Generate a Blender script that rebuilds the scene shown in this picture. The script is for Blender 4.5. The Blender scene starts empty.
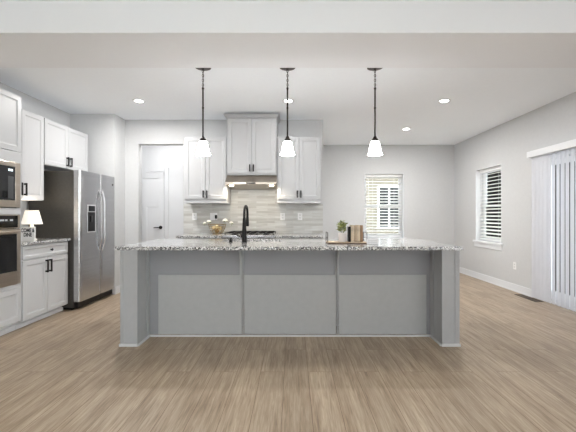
import bpy, bmesh, math, random
from mathutils import Vector, Matrix
random.seed(7)
sc = bpy.context.scene
COL = sc.collection
PI = math.pi

# ------------------------------------------------------------------ camera
cam_d = bpy.data.cameras.new('camera')
cam = bpy.data.objects.new('camera', cam_d); COL.objects.link(cam)
cam.location = (0, 0, 1.206); cam.rotation_euler = (PI/2, 0, 0)
cam_d.sensor_width = 36; cam_d.lens = 36*355/576
cam_d.shift_x = -5.5/576; cam_d.shift_y = -0.5/576
cam_d.clip_start = 0.05; cam_d.clip_end = 200
sc.camera = cam

# ------------------------------------------------------------------ world, exposure, large lights
w = bpy.data.worlds.new('sky'); sc.world = w; w.use_nodes = True
bgn = w.node_tree.nodes['Background']
bgn.inputs[0].default_value = (0.92, 0.96, 1.0, 1); bgn.inputs[1].default_value = 4.3
sc.view_settings.view_transform = 'Standard'
sc.view_settings.look = 'None'
sc.view_settings.gamma = 1.0
sc.view_settings.use_curve_mapping = False
sc.view_settings.exposure = 1.2
sc.cycles.diffuse_bounces = 7
sc.cycles.max_bounces = 12
sc.cycles.sample_clamp_indirect = 10.0

def area(name, loc, rot, sx, sy, power, color, shape='RECTANGLE', spread=PI):
    l = bpy.data.lights.new(name, 'AREA'); l.shape = shape
    l.size = sx; l.size_y = sy; l.energy = power; l.color = color; l.spread = spread
    o = bpy.data.objects.new(name, l); COL.objects.link(o)
    o.location = loc; o.rotation_euler = rot
    return o
P_CAN, P_FILL_LIV, P_PEND = 6.5, 4.0, 1.5
COOL = (0.95, 0.97, 1.0); WARM = (1.0, 0.975, 0.95)
# added fill lamp at an added, unseen side window (behind the camera, right wall)

area('added_side_fill', (3.45, -1.2, 1.35), (PI/2, 0, PI/2), 2.2, 1.9, 19.0, COOL)
sun_d = bpy.data.lights.new('sun', 'SUN'); sun_d.energy = 2.5; sun_d.angle = math.radians(1); sun_d.color = (1, .97, .93)
sun = bpy.data.objects.new('sun', sun_d); COL.objects.link(sun)
sun.rotation_euler = Vector((-.12, -.75, -1.0)).to_track_quat('-Z', 'Y').to_euler()   # high over the back of the house

# ------------------------------------------------------------------ helpers
def lin(c):
    return tuple(((v/255)/12.92 if v/255 <= 0.04045 else ((v/255+0.055)/1.055)**2.4) for v in c)

class MB:
    """collects shapes, builds ONE mesh object"""
    def __init__(s, M=None):
        s.bm = bmesh.new(); s.M = M or Matrix.Identity(4)
    def _v(s, p): return s.bm.verts.new(s.M @ Vector(p))
    def box(s, x0, y0, z0, x1, y1, z1, bev=0.0, seg=2):
        if x0 > x1: x0, x1 = x1, x0
        if y0 > y1: y0, y1 = y1, y0
        if z0 > z1: z0, z1 = z1, z0
        vs = [s._v(p) for p in ((x0,y0,z0),(x1,y0,z0),(x1,y1,z0),(x0,y1,z0),(x0,y0,z1),(x1,y0,z1),(x1,y1,z1),(x0,y1,z1))]
        fs = [s.bm.faces.new([vs[i] for i in f]) for f in ((0,3,2,1),(4,5,6,7),(0,1,5,4),(1,2,6,5),(2,3,7,6),(3,0,4,7))]
        if bev > 0:
            es = list({e for f in fs for e in f.edges})
            bmesh.ops.bevel(s.bm, geom=es, offset=bev, segments=seg, profile=0.5, affect='EDGES')
        return s
    def prism(s, pts, a, b, axis='z', bev=0):
        """pts 2D polygon, extruded from a to b along axis"""
        def P(p, t):
            return {'z': (p[0], p[1], t), 'x': (t, p[0], p[1]), 'y': (p[0], t, p[1])}[axis]
        v0 = [s._v(P(p, a)) for p in pts]; v1 = [s._v(P(p, b)) for p in pts]
        n = len(pts)
        fs = [s.bm.faces.new(v0[::-1]), s.bm.faces.new(v1)]
        for i in range(n): fs.append(s.bm.faces.new((v0[i], v0[(i+1)%n], v1[(i+1)%n], v1[i])))
        if bev:
            es = list({e for f in fs for e in f.edges})
            bmesh.ops.bevel(s.bm, geom=es, offset=bev, segments=2, profile=0.5, affect='EDGES')
        return s
    def lathe(s, prof, cx=0, cy=0, n=24, cz=0):
        """prof = [(r,z)...] about a vertical axis"""
        rings = []
        for r, z in prof:
            if r < 1e-6: rings.append([s._v((cx, cy, cz+z))])
            else: rings.append([s._v((cx+r*math.cos(2*PI*i/n), cy+r*math.sin(2*PI*i/n), cz+z)) for i in range(n)])
        for A, B in zip(rings, rings[1:]):
            for i in range(n):
                j = (i+1) % n
                a0, a1 = A[i % len(A)], A[j % len(A)]; b0, b1 = B[i % len(B)], B[j % len(B)]
                q = []
                for v in (a0, a1, b1, b0):
                    if v not in q: q.append(v)
                if len(q) >= 3: s.bm.faces.new(q)
        for R in (rings[0], rings[-1]):
            if len(R) > 2:
                try: s.bm.faces.new(R)
                except ValueError: pass
        return s
    def tube(s, pts, r, n=8, closed=False, r_end=None):
        pts = [Vector(p) for p in pts]; m = len(pts); rings = []
        up = None
        for i, p in enumerate(pts):
            if closed: t = pts[(i+1) % m] - pts[i-1]
            else: t = pts[min(i+1, m-1)] - pts[max(i-1, 0)]
            t.normalize()
            if up is None: up = Vector((0,0,1)) if abs(t.z) < 0.9 else Vector((0,1,0))
            a = t.cross(up)
            if a.length < 1e-4: a = t.orthogonal()
            a.normalize(); b = a.cross(t).normalized(); up = b
            rr = r if r_end is None else r + (r_end-r)*i/(m-1)
            rings.append([s._v(p + a*rr*math.cos(2*PI*k/n) + b*rr*math.sin(2*PI*k/n)) for k in range(n)])
        pairs = list(zip(rings, rings[1:])) + ([(rings[-1], rings[0])] if closed else [])
        for A, B in pairs:
            for k in range(n): s.bm.faces.new((A[k], A[(k+1)%n], B[(k+1)%n], B[k]))
        if not closed: s.bm.faces.new(rings[0][::-1]); s.bm.faces.new(rings[-1])
        return s
    def ball(s, c, r, sub=2, sq=(1,1,1)):
        m = s.M @ Matrix.Translation(c) @ Matrix.Diagonal((r*sq[0], r*sq[1], r*sq[2], 1))
        bmesh.ops.create_icosphere(s.bm, subdivisions=sub, radius=1, matrix=m)
        return s
    def panel(s, u0, v0, u1, v1, d0, rings):
        """stepped rectangular front: rings = [(inset, depth)...] loft, closed back at depth d0 (local u,v,n)"""
        loops = [[s._v(p) for p in ((u0,v0,d0),(u1,v0,d0),(u1,v1,d0),(u0,v1,d0))]]
        for i, d in rings:
            loops.append([s._v(p) for p in ((u0+i,v0+i,d),(u1-i,v0+i,d),(u1-i,v1-i,d),(u0+i,v1-i,d))])
        s.bm.faces.new(loops[0][::-1])
        for A, B in zip(loops, loops[1:]):
            for k in range(4): s.bm.faces.new((A[k], A[(k+1)%4], B[(k+1)%4], B[k]))
        s.bm.faces.new(loops[-1])
        return s
    def build(s, name, mat, parent=None, smooth=False):
        bmesh.ops.recalc_face_normals(s.bm, faces=s.bm.faces)
        if parent is not None:
            r = parent
            while r.parent: r = r.parent
            if not s_local.get(r.name):
                bmesh.ops.translate(s.bm, verts=s.bm.verts, vec=-Vector(r.location))
        me = bpy.data.meshes.new(name); s.bm.to_mesh(me); s.bm.free()
        me.materials.append(mat)
        if smooth:
            for p in me.polygons: p.use_smooth = True
            try: me.set_sharp_from_angle(angle=math.radians(35))
            except Exception: pass
        o = bpy.data.objects.new(name, me); COL.objects.link(o)
        if parent is not None: o.parent = parent
        return o
s_local = {}
def tag(o, label, cat, group=None):
    o['label'] = label; o['category'] = cat
    if group: o['group'] = group
    return o
def thing(name, label, cat, loc, group=None, local=False, rotz=0):
    o = bpy.data.objects.new(name, None); COL.objects.link(o)
    o.location = loc; o.rotation_euler = (0, 0, rotz); o.empty_display_size = 0.1
    if local: s_local[o.name] = True
    return tag(o, label, cat, group)
def struct(name, mb, mat, parent=None):
    o = mb.build(name, mat, parent)
    if parent is None: o['kind'] = 'structure'
    return o
def sstruct(name, loc=(0,0,0)):
    o = bpy.data.objects.new(name, None); COL.objects.link(o); o.location = loc; o['kind'] = 'structure'
    return o
def frame(o, u, n):
    """matrix with local x=u, y=up, z=n(outward)"""
    u = Vector(u); n = Vector(n); v = Vector((0,0,1))
    M = Matrix((( u.x, v.x, n.x, o[0]), (u.y, v.y, n.y, o[1]), (u.z, v.z, n.z, o[2]), (0,0,0,1)))
    return M
def copy_tree(o, parent=None):
    c = o.copy(); COL.objects.link(c)
    if parent: c.parent = parent
    for ch in o.children: copy_tree(ch, c)
    return c
def slab_holes(mb, u0, v0, u1, v1, d0, d1, holes):
    us = sorted({u0, u1, *[h[0] for h in holes], *[h[2] for h in holes]})
    # columns merged: build vertical strips
    for a, b in zip(us, us[1:]):
        hs = sorted([(h[1], h[3]) for h in holes if h[0] <= a+1e-6 and h[2] >= b-1e-6])
        v = v0
        for (h0, h1) in hs:
            if h0 > v+1e-6: mb.box(a, v, d0, b, h0, d1)
            v = max(v, h1)
        if v < v1-1e-6: mb.box(a, v, d0, b, v1, d1)
    return mb

# ------------------------------------------------------------------ materials
def mat(name, col, rough=0.5, metal=0.0, spec=0.5, emit=None, es=0.0, trans=0.0, ior=1.45, coat=0.0):
    m = bpy.data.materials.new(name); m.use_nodes = True
    b = m.node_tree.nodes['Principled BSDF']
    b.inputs['Base Color'].default_value = (*lin(col), 1)
    b.inputs['Roughness'].default_value = rough; b.inputs['Metallic'].default_value = metal
    b.inputs['Specular IOR Level'].default_value = spec
    b.inputs['IOR'].default_value = ior
    b.inputs['Transmission Weight'].default_value = trans
    b.inputs['Coat Weight'].default_value = coat
    if emit: b.inputs['Emission Color'].default_value = (*emit, 1); b.inputs['Emission Strength'].default_value = es
    return m
def nt(m): return m.node_tree, m.node_tree.nodes, m.node_tree.links, m.node_tree.nodes['Principled BSDF']
def noisy(m, c1, c2, scale=(8,8,8), nscale=1.0, detail=4, bump=0.0, lo=0.3, hi=0.7):
    t, N, L, b = nt(m)
    tc = N.new('ShaderNodeTexCoord'); mp = N.new('ShaderNodeMapping'); mp.inputs['Scale'].default_value = scale
    ns = N.new('ShaderNodeTexNoise'); ns.inputs['Scale'].default_value = nscale; ns.inputs['Detail'].default_value = detail
    rp = N.new('ShaderNodeValToRGB'); rp.color_ramp.elements[0].position = lo; rp.color_ramp.elements[1].position = hi
    rp.color_ramp.elements[0].color = (*lin(c1), 1); rp.color_ramp.elements[1].color = (*lin(c2), 1)
    L.new(tc.outputs['Object'], mp.inputs[0]); L.new(mp.outputs[0], ns.inputs['Vector'])
    L.new(ns.outputs[0], rp.inputs[0]); L.new(rp.outputs[0], b.inputs['Base Color'])
    if bump:
        bp = N.new('ShaderNodeBump'); bp.inputs['Strength'].default_value = bump; bp.inputs['Distance'].default_value = 0.002
        L.new(ns.outputs[0], bp.inputs['Height']); L.new(bp.outputs[0], b.inputs['Normal'])
    return m
WALL = noisy(mat('wall_paint', (203,204,205), 0.85, spec=0.2), (202,203,204), (205,206,207), nscale=3)
CEIL = noisy(mat('ceiling_paint', (246,250,255), 0.9, spec=0.1), (245,249,254), (247,251,255), nscale=3)
TRIM = mat('trim_white', (226,228,231), 0.4)
CAB = mat('cabinet_white', (194,195,197), 0.38)
ISL = noisy(mat('island_grey_paint', (150,153,160), 0.45), (167,168,170), (171,172,174), nscale=2)
ISLP = noisy(mat('island_panel_paint', (160,161,162), 0.5), (170,171,172), (174,175,176), nscale=2)
SHOE = mat('island_shoe_white', (205,206,208), 0.45)
BLACK = mat('black_metal', (22,21,21), 0.4, metal=0.4)
BRONZE = mat('dark_bronze', (52,46,43), 0.4, metal=0.7)
BGLASS = mat('black_glass', (16,17,19), 0.06, spec=0.6)
DKSIDE = noisy(mat('charcoal_enamel', (66,63,59), 0.3, spec=0.6), (62,59,55), (70,67,63), nscale=5)
VINYL = mat('white_vinyl', (240,241,245), 0.4)
BLIND = mat('blind_white', (240,240,240), 0.5)
def transl(name, col, f):
    m = mat(name, col, .5); t, N, L, b = nt(m)
    tl = N.new('ShaderNodeBsdfTranslucent'); tl.inputs[0].default_value = (*lin(col), 1)
    mx = N.new('ShaderNodeMixShader'); mx.inputs[0].default_value = f
    o = [n for n in N if n.type == 'OUTPUT_MATERIAL'][0]
    L.new(b.outputs[0], mx.inputs[1]); L.new(tl.outputs[0], mx.inputs[2]); L.new(mx.outputs[0], o.inputs[0])
    return m
VANE = transl('vinyl_vane', (222,224,230), .18)
SLAT = transl('slat_white', (236,236,234), .2)
OUT = mat('outlet_white', (240,240,240), 0.35)
DARKSLOT = mat('dark_slot', (50,50,52), 0.6)
WHITECER = noisy(mat('white_ceramic', (225,222,220), 0.5), (206,198,196), (236,234,232), nscale=40)
def steel(name, c1, c2, rough, scale):
    m = mat(name, c1, rough, metal=1.0)
    t, N, L, b = nt(m)
    tc = N.new('ShaderNodeTexCoord'); mp = N.new('ShaderNodeMapping'); mp.inputs['Scale'].default_value = scale
    ns = N.new('ShaderNodeTexNoise'); ns.inputs['Scale'].default_value = 1; ns.inputs['Detail'].default_value = 3
    rp = N.new('ShaderNodeValToRGB'); rp.color_ramp.elements[0].color = (*lin(c1),1); rp.color_ramp.elements[1].color = (*lin(c2),1)
    L.new(tc.outputs['Object'], mp.inputs[0]); L.new(mp.outputs[0], ns.inputs['Vector'])
    L.new(ns.outputs[0], rp.inputs[0]); L.new(rp.outputs[0], b.inputs['Base Color'])
    bp = N.new('ShaderNodeBump'); bp.inputs['Strength'].default_value = 0.12; bp.inputs['Distance'].default_value = 0.001
    L.new(ns.outputs[0], bp.inputs['Height']); L.new(bp.outputs[0], b.inputs['Normal'])
    return m
STEEL = steel('brushed_steel', (186,186,188), (212,212,213), 0.27, (2, 2, 90))
STEELW = steel('warm_steel', (170,160,148), (190,180,168), 0.3, (2, 2, 90))
CHROME = mat('chrome', (215,215,218), 0.15, metal=1.0)

def glass(name):
    m = bpy.data.materials.new(name); m.use_nodes = True
    t = m.node_tree; N = t.nodes; L = t.links; N.clear()
    o = N.new('ShaderNodeOutputMaterial'); mx = N.new('ShaderNodeMixShader')
    tr = N.new('ShaderNodeBsdfTransparent'); gl = N.new('ShaderNodeBsdfGlossy'); gl.inputs['Roughness'].default_value = 0.02
    fr = N.new('ShaderNodeFresnel'); fr.inputs[0].default_value = 1.3
    tr.inputs[0].default_value = (0.96, 0.98, 0.97, 1)
    L.new(fr.outputs[0], mx.inputs[0]); L.new(tr.outputs[0], mx.inputs[1]); L.new(gl.outputs[0], mx.inputs[2]); L.new(mx.outputs[0], o.inputs[0])
    return m
GLASS = glass('window_glass')

def granite():
    m = mat('granite', (200,200,200), 0.2, spec=0.8, coat=.8)
    m.node_tree.nodes['Principled BSDF'].inputs['Coat Roughness'].default_value = .16; m.node_tree.nodes['Principled BSDF'].inputs['Coat IOR'].default_value = 1.7
    t, N, L, b = nt(m)
    tc = N.new('ShaderNodeTexCoord')
    v = N.new('ShaderNodeTexVoronoi'); v.inputs['Scale'].default_value = 165
    r1 = N.new('ShaderNodeValToRGB'); r1.color_ramp.interpolation = 'CONSTANT'
    e = r1.color_ramp.elements; e[0].position = 0; e[0].color = (*lin((26,26,30)),1)
    e[1].position = 0.31; e[1].color = (*lin((100,100,104)),1)
    for p, c in ((0.48,(214,214,213)),(0.72,(150,149,148)),(0.80,(244,244,244))):
        x = e.new(p); x.color = (*lin(c),1)
    sp = N.new('ShaderNodeSeparateColor')
    L.new(tc.outputs['Object'], v.inputs['Vector']); L.new(v.outputs['Color'], sp.inputs[0]); L.new(sp.outputs[0], r1.inputs[0])
    L.new(r1.outputs[0], b.inputs['Base Color'])
    return m
GRAN = granite()

def floor_mat():
    m = mat('floor_planks', (176,150,124), 0.36, spec=0.4)
    t, N, L, b = nt(m)
    tc = N.new('ShaderNodeTexCoord')
    mp = N.new('ShaderNodeMapping'); mp.inputs['Rotation'].default_value = (0,0,PI/2); mp.inputs['Location'].default_value = (0.3, 0.07, 0)
    br = N.new('ShaderNodeTexBrick'); br.offset = 0.37; br.inputs['Scale'].default_value = 1
    br.inputs['Brick Width'].default_value = 1.22; br.inputs['Row Height'].default_value = 0.182
    br.inputs['Mortar Size'].default_value = 0.0018; br.inputs['Mortar Smooth'].default_value = 0.2; br.inputs['Bias'].default_value = 0
    br.inputs['Color1'].default_value = (0,0,0,1); br.inputs['Color2'].default_value = (1,1,1,1); br.inputs['Mortar'].default_value = (0.5,0.5,0.5,1)
    L.new(tc.outputs['Object'], mp.inputs[0]); L.new(mp.outputs[0], br.inputs['Vector'])
    sp = N.new('ShaderNodeSeparateColor'); L.new(br.outputs['Color'], sp.inputs[0])
    # grain offset per plank
    cmb = N.new('ShaderNodeCombineXYZ')
    mul = N.new('ShaderNodeMath'); mul.operation = 'MULTIPLY'; mul.inputs[1].default_value = 37
    L.new(sp.outputs[0], mul.inputs[0]); L.new(mul.outputs[0], cmb.inputs[2])
    add = N.new('ShaderNodeVectorMath'); L.new(tc.outputs['Object'], add.inputs[0]); L.new(cmb.outputs[0], add.inputs[1])
    m2 = N.new('ShaderNodeMapping'); m2.inputs['Scale'].default_value = (95, 4.5, 1); L.new(add.outputs[0], m2.inputs[0])
    n1 = N.new('ShaderNodeTexNoise'); n1.inputs['Scale'].default_value = 1; n1.inputs['Detail'].default_value = 6; n1.inputs['Roughness'].default_value = 0.62; n1.inputs['Distortion'].default_value = 0.6
    L.new(m2.outputs[0], n1.inputs['Vector'])
    m3 = N.new('ShaderNodeMapping'); m3.inputs['Scale'].default_value = (22, 2.0, 1); L.new(add.outputs[0], m3.inputs[0])
    n2 = N.new('ShaderNodeTexNoise'); n2.inputs['Scale'].default_value = 1; n2.inputs['Detail'].default_value = 3; L.new(m3.outputs[0], n2.inputs['Vector'])
    r = N.new('ShaderNodeValToRGB'); e = r.color_ramp.elements
    e[0].position = 0.30; e[0].color = (*lin((118,100,82)),1); e[1].position = 0.68; e[1].color = (*lin((192,176,155)),1)
    x = e.new(0.47); x.color = (*lin((158,140,119)),1)
    mixf = N.new('ShaderNodeMix'); mixf.data_type = 'FLOAT'; mixf.inputs[0].default_value = 0.38
    L.new(n1.outputs[0], mixf.inputs[2]); L.new(n2.outputs[0], mixf.inputs[3]); L.new(mixf.outputs[0], r.inputs[0])
    # plank tone
    rt = N.new('ShaderNodeValToRGB'); rt.color_ramp.elements[0].color = (0.89,0.88,0.87,1); rt.color_ramp.elements[1].color = (1.04,1.04,1.04,1)
    L.new(sp.outputs[0], rt.inputs[0])
    mm = N.new('ShaderNodeMix'); mm.data_type = 'RGBA'; mm.blend_type = 'MULTIPLY'; mm.inputs[0].default_value = 1
    L.new(r.outputs[0], mm.inputs[6]); L.new(rt.outputs[0], mm.inputs[7])
    mo = N.new('ShaderNodeMix'); mo.data_type = 'RGBA'; mo.inputs[7].default_value = (*lin((112,88,68)),1)
    L.new(br.outputs['Fac'], mo.inputs[0]); L.new(mm.outputs[2], mo.inputs[6]); L.new(mo.outputs[2], b.inputs['Base Color'])
    rr = N.new('ShaderNodeMapRange'); rr.inputs[3].default_value = 0.28; rr.inputs[4].default_value = 0.46
    L.new(n1.outputs[0], rr.inputs[0]); L.new(rr.outputs[0], b.inputs['Roughness'])
    bp = N.new('ShaderNodeBump'); bp.inputs['Strength'].default_value = 0.12; bp.inputs['Distance'].default_value = 0.001
    L.new(n1.outputs[0], bp.inputs['Height']); L.new(bp.outputs[0], b.inputs['Normal'])
    return m
FLOOR = floor_mat()

def tile_mat():
    m = mat('backsplash_tile', (205,202,196), 0.3)
    t, N, L, b = nt(m)
    tc = N.new('ShaderNodeTexCoord'); mp = N.new('ShaderNodeMapping'); mp.inputs['Rotation'].default_value = (-PI/2,0,0)
    br = N.new('ShaderNodeTexBrick'); br.offset = 0.4; br.inputs['Scale'].default_value = 1
    br.inputs['Brick Width'].default_value = 0.30; br.inputs['Row Height'].default_value = 0.040
    br.inputs['Mortar Size'].default_value = 0.0022; br.inputs['Color1'].default_value = (0,0,0,1); br.inputs['Color2'].default_value = (1,1,1,1)
    br.inputs['Mortar'].default_value = (.5,.5,.5,1)
    L.new(tc.outputs['Object'], mp.inputs[0]); L.new(mp.outputs[0], br.inputs['Vector'])
    r = N.new('ShaderNodeValToRGB'); e = r.color_ramp.elements
    e[0].color = (*lin((180,179,175)),1); e[1].color = (*lin((210,211,209)),1)
    x = e.new(0.35); x.color = (*lin((190,190,187)),1); x = e.new(0.7); x.color = (*lin((204,205,203)),1)
    L.new(br.outputs['Color'], r.inputs[0])
    m2 = N.new('ShaderNodeMapping'); m2.inputs['Scale'].default_value = (5, 5, 45); L.new(tc.outputs['Object'], m2.inputs[0])
    ns = N.new('ShaderNodeTexNoise'); ns.inputs['Scale'].default_value = 1; ns.inputs['Detail'].default_value = 5; L.new(m2.outputs[0], ns.inputs['Vector'])
    r2 = N.new('ShaderNodeValToRGB'); r2.color_ramp.elements[0].position = .35; r2.color_ramp.elements[1].position = .65
    r2.color_ramp.elements[0].color = (0.88,0.87,0.85,1); r2.color_ramp.elements[1].color = (1.05,1.05,1.05,1); L.new(ns.outputs[0], r2.inputs[0])
    mm = N.new('ShaderNodeMix'); mm.data_type = 'RGBA'; mm.blend_type = 'MULTIPLY'; mm.inputs[0].default_value = 1
    L.new(r.outputs[0], mm.inputs[6]); L.new(r2.outputs[0], mm.inputs[7])
    mo = N.new('ShaderNodeMix'); mo.data_type = 'RGBA'; mo.inputs[7].default_value = (*lin((200,197,192)),1)
    L.new(br.outputs['Fac'], mo.inputs[0]); L.new(mm.outputs[2], mo.inputs[6]); L.new(mo.outputs[2], b.inputs['Base Color'])
    return m
TILE = tile_mat()

def siding():
    m = mat('house_siding', (216,206,190), 0.7)
    t, N, L, b = nt(m)
    tc = N.new('ShaderNodeTexCoord'); wv = N.new('ShaderNodeTexWave'); wv.bands_direction = 'Z'; wv.wave_profile = 'SAW'
    wv.inputs['Scale'].default_value = 0.314/0.12*1.0
    r = N.new('ShaderNodeValToRGB'); r.color_ramp.elements[0].color = (*lin((78,73,64)),1); r.color_ramp.elements[1].color = (*lin((98,92,80)),1)
    r.color_ramp.elements[1].position = 0.2
    L.new(tc.outputs['Object'], wv.inputs[0]); L.new(wv.outputs[0], r.inputs[0]); L.new(r.outputs[0], b.inputs['Base Color'])
    return m
SIDING = siding()
GROUND_BOUNCE = noisy(mat('bounce_ground', (205,205,200), 0.9), (196,196,190), (214,214,210), nscale=6)  # ground made pale so it bounces daylight up to the ceiling
ROOF = noisy(mat('asphalt_roof', (90,88,88), 0.9), (78,76,76), (104,102,100), nscale=20)

# ------------------------------------------------------------------ structure
H = 2.756; XL = -3.41; XR = 3.53; YK = 5.75; YD = 7.80; YB = 5.42; XB = -2.727; YR = -4.0
HY = 6.90   # hall back wall
struct('floor', MB().box(XL-.15, YR-.15, -.1, XR+.15, YD+.15, 0), FLOOR)
struct('ceiling', MB().box(XL-.15, YR-.15, H, XR+.2, YD+.2, H+.12), CEIL)
struct('ceiling_beam', MB().box(XL+.0005, 2.565, H-.23, XR-.0005, 3.174, H-.0005), mat('beam_paint', (240,242,246), .9, spec=.1))
m = MB(); m.box(XL-.15, YR-.15, 0, XL, YD+.15, H)
struct('wall_left', m, WALL)
# block behind the fridge
struct('wall_fridge_side', MB().box(XL, YB, 0, XB, YK+.12, H), WALL)
# kitchen wall with opening and its right-hand return
mb = MB(frame((0, YK+.12, 0), (1,0,0), (0,-1,0)))
slab_holes(mb, XB, 0, .478, H, 0, .12, [(-2.51, 0, -1.79, 2.365)])
mb.M = Matrix.Identity(4); mb.box(.358, YK+.12, 0, .478, YD, H)
struct('wall_kitchen', mb, WALL)
struct('wall_hall', MB().box(XL, HY, 0, .358, HY+.12, H), TRIM)
# dining wall with window
W1 = (1.556, .71, 2.425, 2.13)
struct('wall_back', slab_holes(MB(frame((0, YD+.2, 0), (1,0,0), (0,-1,0))), .478, 0, XR+.2, H, 0, .2, [W1]), WALL)
# right wall: window + sliding door   (local u = -Y)
W2 = (-6.88, .72, -6.03, 2.085); SL = (-5.12, 0.0, -3.30, 2.04); W_ADDED = (.05, .35, 2.35, 2.35)  # last opening is unseen, added to let in side light
m = slab_holes(MB(frame((XR+.2, 0, 0), (0,-1,0), (-1,0,0))), -YD-.0, 0, -YR+.15, H, 0, .2, [W2, SL, W_ADDED])
struct('wall_right', m, WALL)
# rear wall with two windows
W3 = (-2.4, .8, -.9, 2.2); W4 = (.9, .8, 2.4, 2.2)
struct('wall_rear', slab_holes(MB(frame((0, YR-.15, 0), (1,0,0), (0,-1,0))), XL, 0, XR, H, -.15, 0, [W3, W4]), WALL)
# baseboards
def bb(name, mbs):
    m = MB()
    for a in mbs: m.box(*a, bev=.004)
    return struct(name, m, TRIM)
bb('baseboard_right', [(XR-.014, 5.22, 0, XR-.0005, YD-.002, .115), (XR-.014, YR+.01, 0, XR-.0005, 3.2, .115),
                       (XR-.026, 5.22, 0, XR-.014, YD-.016, .02), ])
bb('baseboard_back', [(.50, YD-.014, 0, XR-.03, YD-.0005, .115)])
bb('baseboard_left', [(XL+.0005, YR+.01, 0, XL+.014, 2.9, .115)])
bb('baseboard_rear', [(XL+.02, YR+.0005, 0, XR-.02, YR+.014, .115)])
bb('baseboard_kitchen', [(XB+.0005, YB+.003, 0, XB+.014, YK-.002, .115), (XB+.016, YK-.014, 0, -2.512, YK-.0005, .115)])
bb('baseboard_hall', [(XL+.02, HY-.014, 0, -3.36, HY-.0005, .115), (-2.42, HY-.014, 0, .34, HY-.0005, .115)])

# ---- windows
def window(name, M, r, mid):
    """r rect on local u,v of the wall; M frame on the inside face (n into the room)"""
    u0, v0, u1, v1 = r
    root = sstruct(name)
    s_local[root.name] = True
    f = MB(M)
    d0, d1 = -.185, -.145
    t = .035
    f.box(u0, v0, d0, u0+t, v1, d1, .004); f.box(u1-t, v0, d0, u1, v1, d1, .004)
    f.box(u0+t, v1-t, d0, u1-t, v1, d1, .004); f.box(u0+t, v0, d0, u1-t, v0+t, d1, .004)
    f.build('window_frame', VINYL, root)
    f = MB(M)
    f.box(u0+.0005, v0+.001, d1+.0005, u0+.010, v1-.0005, -.001); f.box(u1-.010, v0+.001, d1+.0005, u1-.0005, v1-.0005, -.001); f.box(u0+.0105, v1-.010, d1+.0005, u1-.0105, v1-.0005, -.001)
    f.build('jamb_liner', TRIM, root)
    s = .04
    for nm, a, b, da, db in (('upper_sash', mid-.02, v1-t, -.18, -.160), ('lower_sash', v0+t, mid+.025, -.159, -.140)):
        m = MB(M)
        m.box(u0+t, a, da, u0+t+s, b, db, .003); m.box(u1-t-s, a, da, u1-t, b, db, .003)
        m.box(u0+t+s, b-s, da, u1-t-s, b, db, .003); m.box(u0+t+s, a, da, u1-t-s, a+s, db, .003)
        so = m.build(nm, VINYL, root)
        g = MB(M); g.box(u0+t+s, a+s, (da+db)/2-.003, u1-t-s, b-s, (da+db)/2+.003)
        g.build('pane', GLASS, so)
    return root
MD = frame((0, YD, 0), (1,0,0), (0,-1,0)); MR = frame((XR, 0, 0), (0,-1,0), (-1,0,0))
w1 = window('window_1', MD, W1, 1.41)
w2 = window('window_2', MR, W2, 1.38)
for wn, M, r in ((w1, MD, W1), (w2, MR, W2)):
    m = MB(M); m.box(r[0]+.001, r[1]+.0005, -.139, r[2]-.001, r[1]+.012, .001); m.box(r[0]-.05, r[1]-.028, .0005, r[2]+.05, r[1]+.012, .035, .004)
    m.box(r[0]-.03, r[1]-.11, .0005, r[2]+.03, r[1]-.029, .016, .004)
    m.build('window_sill', TRIM, wn)
for i, r in enumerate((W3, W4, W_ADDED)):  # the right-wall one is an added, unseen window for side fill
    root = sstruct('window_%d' % (i+3)); s_local[root.name] = True
    Mr = frame((0, YR-.10, 0), (1,0,0), (0,-1,0)) if r is not W_ADDED else frame((XR+.12, 0, 0), (0,-1,0), (-1,0,0)); m = MB(Mr); u0, v0, u1, v1 = r
    for a in ((u0,v0,u0+.05,v1),(u1-.05,v0,u1,v1),(u0+.05,v1-.05,u1-.05,v1),(u0+.05,v0,u1-.05,v0+.05),((u0+u1)/2-.03,v0+.05,(u0+u1)/2+.03,v1-.05)):
        m.box(a[0],a[1],-.02,a[2],a[3],.03)
    fr = m.build('window_frame', VINYL, root)
    m = MB(Mr); m.box(u0+.05,v0+.05,0,(u0+u1)/2-.03,v1-.05,.006); m.build('pane', GLASS, fr)
    m = MB(Mr); m.box((u0+u1)/2+.03,v0+.05,0,u1-.05,v1-.05,.006); m.build('pane', GLASS, fr)

def hblind(M, r, label):
    M = M @ Matrix.Translation((0, 0, -.062)); u0, v0, u1, v1 = r; u0 += .012; u1 -= .012; v1 -= .011; v0 += .013
    c = M @ Vector(((u0+u1)/2, v0, -.04))
    root = thing('window_blind', label, 'blind', c)
    m = MB(M); m.box(u0+.004, v1-.055, -.066, u1-.004, v1-.002, -.004, .004); m.build('head_rail', BLIND, root)
    m = MB(M); z = v0+.075; dz = .0645
    while z < v1-.07:
        a = math.radians(20); w = .030
        cu, su = w*math.cos(a), w*math.sin(a)
        # tilted slat: room edge down
        m.prism([(z-su-.0016, -.036+cu), (z-su+.0016, -.036+cu), (z+su+.0016, -.036-cu), (z+su-.0016, -.036-cu)], u0+.008, u1-.008, 'x')
        z += dz
    m.build('slats', SLAT, root)
    m = MB(M); m.box(u0+.006, v0+.012, -.062, u1-.006, v0+.036, -.010, .003); m.build('bottom_rail', BLIND, root)
    m = MB(M)
    for f in (.22, .78):
        uu = u0+(u1-u0)*f; m.tube([(uu, v0+.03, -.006), (uu, v1-.05, -.006)], .0016, 5)
    m.build('ladder_cord', BLIND, root)
    m = MB(M); m.tube([(u0+.085, v1-.06, .001), (u0+.085, v1-.62, .003)], .004, 6); m.build('tilt_wand', VINYL, root)
hblind(MD, W1, 'white horizontal slat blind in the window facing the camera, behind the island')
hblind(MR, W2, 'white horizontal slat blind in the window on the right-hand wall')

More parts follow.
